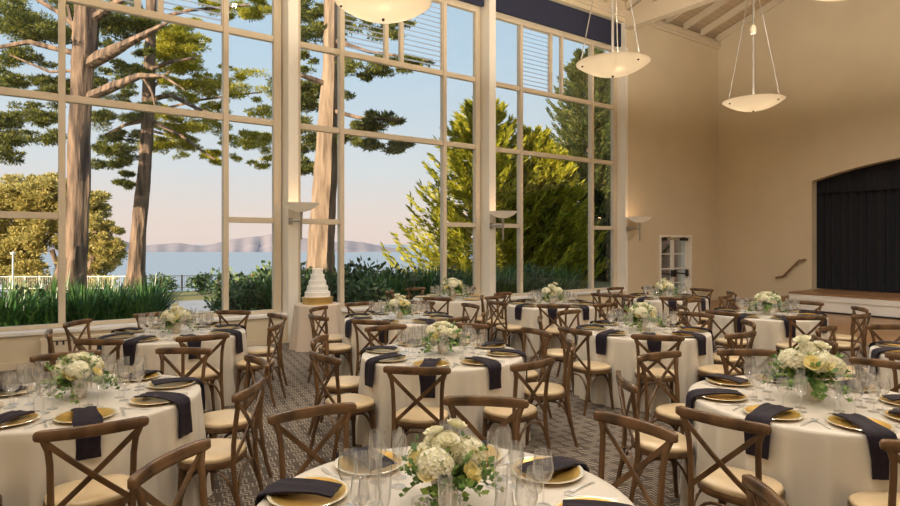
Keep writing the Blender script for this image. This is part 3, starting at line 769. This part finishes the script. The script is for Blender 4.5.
# ---------------------------------------------------------------- outdoors
def ground_z(x, y):
    d = max(0, y-11); z = -.05 - 1.9*min(1, d/26.0)
    e = max(0, y - 40 + .0*x)
    return z - e*.55 if e > 0 else z
mb = MB(); xs = [-60+8*i for i in range(26)]; ys = [.46, 6, 9, 11, 14, 18, 24, 30, 37, 40, 50, 60, 80, 95]
for y in ys:
    for x in xs: mb.v.append((x, y, ground_z(x,y) + (.12*noise.noise(Vector((x*.1,y*.1,0))) if y > 12 else 0)))
n = len(xs)
for j in range(len(ys)-1):
    for i in range(n-1): mb.f.append((j*n+i, j*n+i+1, (j+1)*n+i+1, (j+1)*n+i)); mb.mi.append(0)
struct('ground_lawn', mb, M['ground'], 60)
struct('ground_path', MB().box(-30, 12, 6.2, 9.6, -.06, -.012), M['asph'])
mb = MB(); mb.add([(-9000,60,-30),(12000,60,-30),(12000,11000,-30),(-9000,11000,-30)], [(0,1,2,3)]); struct('sea', mb, M['sea'])
# far ridge, a solid heightfield
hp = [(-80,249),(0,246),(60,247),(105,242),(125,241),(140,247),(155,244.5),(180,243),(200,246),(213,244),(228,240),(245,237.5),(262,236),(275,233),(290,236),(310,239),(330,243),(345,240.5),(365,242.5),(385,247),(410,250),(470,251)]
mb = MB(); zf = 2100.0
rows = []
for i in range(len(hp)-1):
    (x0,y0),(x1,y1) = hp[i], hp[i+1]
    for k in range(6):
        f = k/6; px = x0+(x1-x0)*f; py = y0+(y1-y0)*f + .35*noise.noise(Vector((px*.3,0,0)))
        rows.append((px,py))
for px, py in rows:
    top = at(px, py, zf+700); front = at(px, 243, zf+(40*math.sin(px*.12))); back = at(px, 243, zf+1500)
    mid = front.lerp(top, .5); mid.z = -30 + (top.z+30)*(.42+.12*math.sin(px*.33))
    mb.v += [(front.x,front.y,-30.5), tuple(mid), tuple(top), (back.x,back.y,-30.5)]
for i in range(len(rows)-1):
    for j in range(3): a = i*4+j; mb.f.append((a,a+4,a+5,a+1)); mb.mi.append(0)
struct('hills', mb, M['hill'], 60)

# fence on the bluff
def fence(name, p0, p1, n, m, label, h=1.05):
    t = empty(name, p0); tag(t, label, 'fence'); d = p1-p0; L = d.length; ang = math.atan2(d.y,d.x)
    mb = MB(); 
    for zz in (h, .15): mb.tube([(0,0,zz),(d.x,d.y,d.z+zz)], .03, 6)
    for k in range(int(L/.14)):
        q = d*(k*.14/L); mb.tube([(q.x,q.y,q.z+.15),(q.x,q.y,q.z+h)], .009, 4, cap=False)
    ob('railing', mb.mesh('railing', m), t)
    for k in range(n+1):
        q = d*(k/n); ob('post', MB().box(q.x-.05,q.x+.05,q.y-.05,q.y+.05,q.z-.1,q.z+h+.08).mesh('fpost', m), t)
fa, fb, fc = at(-20,290.5,46), at(128,290,46), at(290,288.5,46)
fence('bluff_fence', fa, fb, 10, M['fencew'], 'pale railing at the bluff edge before the round golden trees')
fence('bluff_fence', fb, fc, 9, M['fence'], 'dark railing at the bluff edge before the sea')
# small red octagonal sign on a post
s0 = at(254,280,30); t = empty('road_sign', (s0.x, s0.y, ground_z(s0.x,s0.y))); tag(t, 'small red octagonal road sign before the sea', 'sign')
hh_ = s0.z - ground_z(s0.x,s0.y)
ob('pole', MB().tube([(0,0,0),(0,0,hh_+.2)], .03, 6).mesh('spole', M['fencew']), t)
pl = MB().prism([(.32*math.cos(PI/8+k*PI/4), hh_+.32*math.sin(PI/8+k*PI/4)) for k in range(8)], 1, -.06, -.035)
ob('panel', pl.mesh('splate', mat('sign red', (.55,.05,.05), .5)), t)
l0 = at(13,291,38); t = ob('lamp_post', MB().tube([(0,0,0),(0,0,2.3)], [.06,.045], 8).lathe([(.001,2.3),(.14,2.32),(.16,2.42),(.001,2.5)], 12).mesh('lpost', M['fencew'], 40), None, l0); tag(t, 'short white lamp post on the lawn before the golden trees', 'lamp post')
# brick building beyond the glazed doors
t = ob('brick_building', MB().box(25, 29, 4.6, 7.1, -.1, 6).mesh('brickb', M['brick']), None); tag(t, 'pink brick building seen through the glazed doors', 'building')

# foliage helpers
def tufts(mb, c, rx, ry, rz_, n, L, W, rnd, outward=.8, upb=.25):
    for _ in range(n):
        a = rnd.uniform(0,2*PI); u = rnd.uniform(-1,1); q = math.sqrt(1-u*u); s_ = rnd.random()**.55
        d = Vector((q*math.cos(a), q*math.sin(a), u)); p = Vector((c[0]+d.x*rx*s_, c[1]+d.y*ry*s_, c[2]+d.z*rz_*s_))
        dr = (d*outward + Vector((rnd.uniform(-1,1),rnd.uniform(-1,1),rnd.uniform(-.6,1)))*.6 + Vector((0,0,upb))).normalized()
        sd = dr.cross(Vector((rnd.uniform(-1,1),rnd.uniform(-1,1),rnd.uniform(-1,1)))).normalized(); l = L*rnd.uniform(.6,1.3); w = W*rnd.uniform(.7,1.3)
        o = len(mb.v)
        mb.v += [tuple(p-sd*w*.3), tuple(p+dr*l*.45+sd*w*.6), tuple(p+dr*l), tuple(p+dr*l*.45-sd*w*.6)]; mb.f.append((o,o+1,o+2,o+3)); mb.mi.append(0)
def pad(mb, c, r, n, rnd, flat=.35, L=.30, W=.10):
    k = max(4, int(n/45))
    for i in range(k):
        a = rnd.uniform(0,2*PI); s_ = math.sqrt(rnd.random())*r*.75
        cc = (c[0]+s_*math.cos(a), c[1]+s_*math.sin(a), c[2]+rnd.uniform(-.6,.6)*r*flat)
        q = r*rnd.uniform(.2,.42); tufts(mb, cc, q*1.25, q*1.25, q*flat*.9, int(n*3.6/k), L, W, rnd)
def bark_tube(mb, pts, rad, n=14, seed=0):
    P = [Vector(p) for p in pts]; Q = []; Rr = []
    for i in range(len(P)-1):
        for k in range(6):
            f = k/6; Q.append(P[i].lerp(P[i+1], f)); Rr.append(rad[i]+(rad[i+1]-rad[i])*f)
    Q.append(P[-1]); Rr.append(rad[-1])
    o = len(mb.v); mb.tube(Q, Rr, n)
    cnt = len(Q)*n
    for i in range(cnt):
        v = Vector(mb.v[o+i]); c = Q[i//n]; k = i % n
        s_ = 1 + .10*math.sin(k*2.6+seed+.6*math.sin((i//n)*.5)) + .10*noise.noise(v*2.2+Vector((seed,0,0)))
        mb.v[o+i] = tuple(c + (v-c)*s_)
def tree(name, label, base, trunk, branches, pads, leaf, group=None, L=.17, W=.034, seed=1, flat=.35, cat='tree', bark='bark'):
    """trunk: [(px,py,radius m)] on the sight lines at distance z0; branches and pads likewise, with their own distance."""
    rnd = random.Random(seed); z0 = trunk[0][3]
    b = at(trunk[0][0], trunk[0][1], z0); t = empty(name, (b.x,b.y,b.z)); tag(t, label, cat, group)
    B = Vector(t.location)
    mb = MB(); bark_tube(mb, [at(px,py,z)-B for px,py,rr,z in trunk], [rr for *_, rr, z in [(a,b_,c_,d_) for a,b_,c_,d_ in trunk]], 16, seed)
    ob('trunk', mb.mesh('trunk', M[bark], 60), t)
    for br in branches:
        mb = MB(); bark_tube(mb, [at(px,py,z)-B for px,py,rr,z in br], [q[2] for q in br], 9, seed+3)
        ob('branch', mb.mesh('branch', M['bark'], 60), t)
    mb = MB()
    for px, py, z, r, n in pads: pad(mb, at(px,py,z)-B, r, n, rnd, flat, L, W)
    ob('foliage', mb.mesh('foliage', M[leaf], recalc=False), t)
    return t
R_ = random.Random(11)
def cloud(x0,x1,y0,y1,z0,z1,k,r,n):
    return [(R_.uniform(x0,x1), R_.uniform(y0,y1), R_.uniform(z0,z1), r*R_.uniform(.7,1.3), n) for _ in range(k)]
# A: big rough trunk nearest the left end
z=22
tree('cypress_tree', 'huge rough-barked pine trunk with two thick side branches', None,
  [(66,297,.75,z),(72,270,.48,z),(76,240,.38,z),(79,190,.37,z),(79,140,.36,z),(82,80,.36,z),(86,30,.40,z),(92,-60,.42,z),(96,-150,.3,z)],
  [[(88,64,.20,z),(100,58,.24,z-.4),(125,45,.15,z-1),(152,31,.10,z-1.4),(172,20,.03,z-1.7)],
   [(88,97,.16,z),(110,88,.17,z-.5),(140,76,.11,z-1),(163,76,.06,z-1.5),(185,90,.02,z-1.8)], [(143,77,.06,z-1),(152,92,.05,z-1),(155,106,.03,z-1)],
   [(84,55,.12,z),(60,50,.10,z),(30,42,.09,z),(-5,48,.07,z)], [(84,45,.1,z),(72,25,.08,z),(68,5,.06,z)], [(84,70,.07,z),(50,72,.05,z),(10,55,.03,z)],
   [(92,20,.16,z),(110,8,.14,z-.5),(130,-6,.1,z-1)], [(80,30,.12,z),(58,12,.09,z),(30,-5,.07,z)]],
  cloud(0,58,8,34,z-1,z+3,10,1.1,360)+cloud(-10,60,78,92,z,z+2,6,.7,260)+cloud(0,48,108,146,z,z+2,8,.75,330)+cloud(98,150,0,30,z,z+3,8,.8,260)+cloud(-10,150,-5,120,z+1,z+6,48,.42,90)+cloud(0,60,95,150,z+1,z+4,8,.35,80)+cloud(100,145,66,112,z,z+3,7,.6,170)+cloud(62,100,0,20,z+1,z+3,3,.8,260)+cloud(-5,12,150,168,z,z+1,2,.6,160)+cloud(-10,30,48,75,z,z+1,3,.5,150),
  'leafA', 'tall cypress trees beyond the windows', seed=3)
z=27
tree('cypress_tree', 'slimmer pine trunk leaning up before the sea', None,
  [(135,297,.52,z),(136,275,.38,z),(139,230,.31,z),(144,180,.28,z),(147,140,.27,z),(149,90,.25,z),(151,30,.22,z),(153,-60,.18,z)],
  [[(148,100,.12,z),(170,95,.10,z-.8),(200,110,.07,z-1.2),(225,118,.04,z-1.5)], [(148,70,.1,z),(170,62,.08,z-.8),(195,58,.05,z-1)], [(147,120,.09,z),(125,125,.07,z),(105,135,.04,z)],
   [(149,120,.08,z),(180,135,.06,z-1),(215,160,.04,z-1)], [(150,20,.09,z),(190,10,.07,z-1),(250,5,.04,z-1)]],
  cloud(92,146,112,165,z,z+2,12,.8,260)+cloud(105,135,165,188,z,z+1,4,.5,200)+cloud(90,150,20,150,z+2,z+5,22,.45,90),
  'leafA', 'tall cypress trees beyond the windows', seed=5)
tree('cypress_tree', 'sunlit yellow-green pine crown spreading beside the slimmer trunk', None,  # lit part of the slimmer pine's crown, built as a separate tree
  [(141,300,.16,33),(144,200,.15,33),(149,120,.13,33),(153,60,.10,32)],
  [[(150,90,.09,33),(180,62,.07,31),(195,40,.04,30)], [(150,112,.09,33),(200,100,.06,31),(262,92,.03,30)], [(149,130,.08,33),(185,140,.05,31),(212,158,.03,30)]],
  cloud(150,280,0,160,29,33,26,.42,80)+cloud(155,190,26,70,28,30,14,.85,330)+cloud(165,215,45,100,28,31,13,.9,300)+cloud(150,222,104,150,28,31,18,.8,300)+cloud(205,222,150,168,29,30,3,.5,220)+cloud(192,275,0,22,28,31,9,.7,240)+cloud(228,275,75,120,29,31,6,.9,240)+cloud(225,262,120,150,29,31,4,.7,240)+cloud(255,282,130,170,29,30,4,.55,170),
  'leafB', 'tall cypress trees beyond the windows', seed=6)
z=17
tree('cypress_tree', 'smooth sunlit trunk rising behind the white cake', None,
  [(318,318,.46,z),(319,300,.42,z),(321,250,.36,z),(325,190,.32,z),(328,127,.28,z),(331,70,.21,z),(331,20,.19,z),(333,-70,.17,z)],
  [[(328,85,.08,z),(310,78,.07,z-.3),(296,74,.04,z-.5)], [(330,110,.07,z),(360,118,.05,z-.5),(400,120,.03,z-1)], [(332,40,.07,z),(370,52,.05,z-.5),(430,60,.02,z-.8)]],
  cloud(286,322,80,125,z,z+2,10,.55,260)+cloud(288,318,125,175,z,z+2,9,.45,210)+cloud(344,405,117,150,z-1,z+1,13,.42,210)+cloud(298,345,0,50,z,z+2,10,.5,170)+cloud(345,392,58,78,z-1,z,7,.35,130)+cloud(345,430,5,40,z,z+1,9,.45,150)+cloud(400,436,55,72,z-1,z,3,.3,120)+cloud(285,300,0,110,z,z+1,4,.4,140)+cloud(286,350,0,160,z+1,z+3,26,.28,60),
  'leafA', 'tall cypress trees beyond the windows', seed=8, L=.12, W=.03, bark='bark2')
# golden round trees far left
tree('eucalyptus_tree', 'round golden tree clump behind the pale railing', None,
  [(20,292,.5,62),(28,262,.4,62),(40,235,.35,62),(50,205,.2,62)],
  [[(30,262,.3,62),(45,240,.25,62),(60,225,.2,62)], [(26,270,.25,62),(10,240,.2,62),(-5,225,.15,62)], [(52,250,.25,61),(58,268,.2,61),(60,288,.25,61)]],
  cloud(8,60,182,215,60,64,22,2.1,330)+cloud(-15,40,215,285,60,64,26,2.2,280)+cloud(40,85,200,250,60,64,14,2.0,260)+cloud(60,105,250,288,60,64,10,1.7,220),
  'leafD', 'golden trees beyond the railing', seed=9, L=.38, W=.15, flat=.6)
tree('eucalyptus_tree', 'golden tree spreading behind the huge rough trunk', None,
  [(88,292,.5,58),(92,262,.35,58),(96,230,.25,58)],
  [[(92,260,.2,58),(105,240,.16,58),(116,228,.1,58)]],
  cloud(84,100,194,240,57,60,11,1.6,260)+cloud(88,116,222,262,57,60,12,1.4,220)+cloud(85,112,262,288,57,60,7,1.5,200),
  'leafD', 'golden trees beyond the railing', seed=10, L=.36, W=.14, flat=.55)

# E: cypress with up-curved fronds
def frond_tree(name, label, base_px, z, H, Rb, leaf, seed, nb=330, L=.30, W=.065, per=40, top_bare=.2):
    rnd = random.Random(seed); b = at(base_px, 300, z); b.z = ground_z(b.x,b.y)-.05
    t = empty(name, b); tag(t, label, 'tree', 'dense cypress trees beyond the windows')
    mb = MB(); bark_tube(mb, [Vector((0,0,0)), Vector((.1,0,H*.5)), Vector((0,.1,H*.93))], [.28,.16,.03], 9, seed); ob('trunk', mb.mesh('trunk', M['bark'], 60), t)
    mb = MB(); per = int(per*1.5)
    for i in range(nb):
        f = (i+.5)/nb; h = H*(.02+.96*f); a = i*2.39996+rnd.uniform(-.3,.3)
        Lb = Rb*((1-f)**.75)*rnd.uniform(.5,1.22)+.35
        d = Vector((math.cos(a), math.sin(a), 0)); steps = per
        for k in range(steps):
            g = .25+.75*(k+rnd.random())/steps
            p = d*Lb*g + Vector((0,0,h - .10*Lb*math.sin(g*PI*.9) + .36*Lb*g**3)); tg = (d + Vector((0,0,-.25+.95*g))).normalized()
            sp = .15*(1.2-g)*min(1.6,Lb)
            p += Vector((rnd.uniform(-1,1),rnd.uniform(-1,1),rnd.uniform(-1,1)))*sp
            dr = (tg + Vector((rnd.uniform(-1,1),rnd.uniform(-1,1),rnd.uniform(-.4,.8)))*.55).normalized()
            sd = dr.cross(Vector((rnd.uniform(-1,1),rnd.uniform(-1,1),rnd.uniform(-1,1)))).normalized(); l = L*rnd.uniform(.6,1.3); w = W*rnd.uniform(.7,1.3); o = len(mb.v)
            mb.v += [tuple(p-sd*w*.3), tuple(p+dr*l*.45+sd*w*.6), tuple(p+dr*l), tuple(p+dr*l*.45-sd*w*.6)]; mb.f.append((o,o+1,o+2,o+3)); mb.mi.append(0)
    ob('foliage', mb.mesh('foliage', M[leaf], recalc=False), t)
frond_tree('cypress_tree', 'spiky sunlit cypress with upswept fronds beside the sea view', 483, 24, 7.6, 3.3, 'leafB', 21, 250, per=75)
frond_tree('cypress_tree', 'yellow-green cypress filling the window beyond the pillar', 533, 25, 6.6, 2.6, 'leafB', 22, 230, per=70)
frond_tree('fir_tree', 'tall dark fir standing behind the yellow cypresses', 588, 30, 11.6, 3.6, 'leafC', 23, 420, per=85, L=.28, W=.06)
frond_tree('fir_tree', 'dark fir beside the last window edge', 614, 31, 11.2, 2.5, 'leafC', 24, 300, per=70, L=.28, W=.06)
frond_tree('cypress_tree', 'low golden cypress between the dark fir and spiky one', 552, 24.5, 5.6, 1.9, 'leafB', 25, 180, per=40)

# strap-leaf plants and shrubs close to the glass
def strap(seed, n=170, h=1.18):
    rnd = random.Random(seed); m = MB()
    for i in range(n):
        a = rnd.uniform(0,2*PI); rr = rnd.uniform(0,.22); L = h*rnd.uniform(.7,1.15); lean = rnd.uniform(.1,.8); w = rnd.uniform(.018,.032)
        d = Vector((math.cos(a),math.sin(a),0)); s_ = Vector((-d.y,d.x,0)); p = d*rr; vs = []
        for k in range(5):
            f = k/4; q = p + d*(lean*L*f**1.7*.8) + Vector((0,0,L*(f - .38*lean*f*f))); ww = w*(1-f**2*.9); vs += [q-s_*ww, q+s_*ww]
        m.add(vs, [(2*k,2*k+1,2*k+3,2*k+2) for k in range(4)])
    return m.mesh('strap', M['strap'], recalc=False)
ST = [strap(i) for i in range(3)]
def shrub_mesh(seed, r=.6, h=1.1, n=900, L=.11, W=.06):
    rnd = random.Random(seed); m = MB()
    for k in range(7):
        a = rnd.uniform(0,6.28); tufts(m, (rnd.uniform(-.3,.3)*r, rnd.uniform(-.3,.3)*r, h*(.3+.1*k*.7)), r*.6, r*.6, h*.28, n//7, L, W, rnd)
    f = m.mesh('shrubleaf', M['shrub'], recalc=False)
    s = MB()
    for k in range(5): s.tube([(0,0,0),(.15*math.cos(k*1.3),.15*math.sin(k*1.3),h*.5),(.3*math.cos(k*1.3),.3*math.sin(k*1.3),h*.85)], [.02,.014,.006], 5)
    return f, s.mesh('shrubstem', M['bark'])
SH_ = [shrub_mesh(i) for i in range(3)]
rr = random.Random(5)
x = -.3
SLAB = 'green strap-leaf plant in the bed outside the windows'
while x < 12.9:
    zone_shrub = (4.6 < x < 6.3) 
    for row, y in enumerate((1.5, 2.2, 3.0)):
        xx = x + rr.uniform(-.12,.12) + row*.2
        low = 1.95+.2*(y-1.5) < xx < 3.35+.27*(y-1.5)
        if row and low: continue
        if zone_shrub or (3.35 < xx < 4.0) or (rr.random() < .10 and not low):
            if row == 1 and zone_shrub: continue
            t = empty('garden_shrub', (xx, y+.1, -.03), rr.uniform(0,6)); tag(t, 'dark leafy shrub in the bed outside the windows', 'shrub', 'shrubs in the bed outside the windows')
            f, s = SH_[rr.randrange(3)]; ob('foliage', f, t); ob('stem', s, t); sc = rr.uniform(.85,1.15); t.scale = (sc,)*3
        else:
            o = ob('strap_leaf_plant', ST[rr.randrange(3)], None, (xx, y, -.03), (0,0,rr.uniform(0,6))); sc = rr.uniform(.85,1.1)*(.5 if low else 1); o.scale = (sc,)*3
            tag(o, SLAB, 'plant', 'strap-leaf plants outside the windows')
    x += .42
# rounder bushes further off
for i, (px, py, z, sc, lb) in enumerate(((202,302,27,1.25,'rounded purple-green bush by the bluff railing'), (160,307,22,1.1,'small bush beside the slimmer pine trunk'), (352,316,15,1.7,'airy bush between tree trunk and sea'), (378,316,15,1.5,'green bush beside the airy one'), (368,320,13,1.3,'dark low bush outside beside the cake'), (290,318,16,1.7,'bush left of the sunlit trunk base'), (262,316,15,1.5,'dark bush under the small red sign'), (240,318,14,1.2,'small dark bush next to the red-sign bush'),(270,316,14,1.4,'dense bush at the window pillar'))):
    lb = lb.replace('left of', 'beside')
    p = at(px, py, z); p.z = ground_z(p.x,p.y)-.05
    t = empty('garden_bush', p, i*.9); tag(t, lb, 'shrub')
    f, s = SH_[i % 3]; ob('foliage', f, t); ob('stem', s, t); t.scale = (sc,sc,sc*.8)

# ---------------------------------------------------------------- sky, sun
wd = bpy.data.worlds.new('world'); scene.world = wd; wd.use_nodes = True; nt = wd.node_tree
bg = nt.nodes['Background']; tc = nt.nodes.new('ShaderNodeTexCoord'); sp = nt.nodes.new('ShaderNodeSeparateXYZ'); cr = nt.nodes.new('ShaderNodeValToRGB')
nt.links.new(tc.outputs['Generated'], sp.inputs[0]); nt.links.new(sp.outputs['Z'], cr.inputs[0]); nt.links.new(cr.outputs[0], bg.inputs[0])
e = cr.color_ramp.elements; e[0].position = 0; e[0].color = (.54,.44,.40,1); e[1].position = 1; e[1].color = (.14,.25,.42,1)
for p, c_ in ((.04,(.54,.46,.415)),(.12,(.46,.48,.49)),(.29,(.34,.44,.52)),(.5,(.27,.38,.48))):
    x = e.new(p); x.color = (*c_,1)
bg.inputs[1].default_value = 1.27
sd = bpy.data.lights.new('sun', 'SUN'); sd.energy = 9.0; sd.color = (1,.79,.54); sd.angle = .01
so = bpy.data.objects.new('sun', sd); col.objects.link(so)
dirv = Vector((.90,.36,-.27)); so.rotation_euler = dirv.to_track_quat('-Z','Y').to_euler()

vs_ = scene.view_settings; vs_.view_transform = 'Standard'; vs_.look = 'None'; vs_.gamma = 1; vs_.exposure = 0.35
scene.cycles.max_bounces = 10; scene.cycles.diffuse_bounces = 5; scene.cycles.transparent_max_bounces = 24; scene.cycles.glossy_bounces = 3
scene.cycles.use_denoising = True
scene.cycles.sample_clamp_indirect = 6
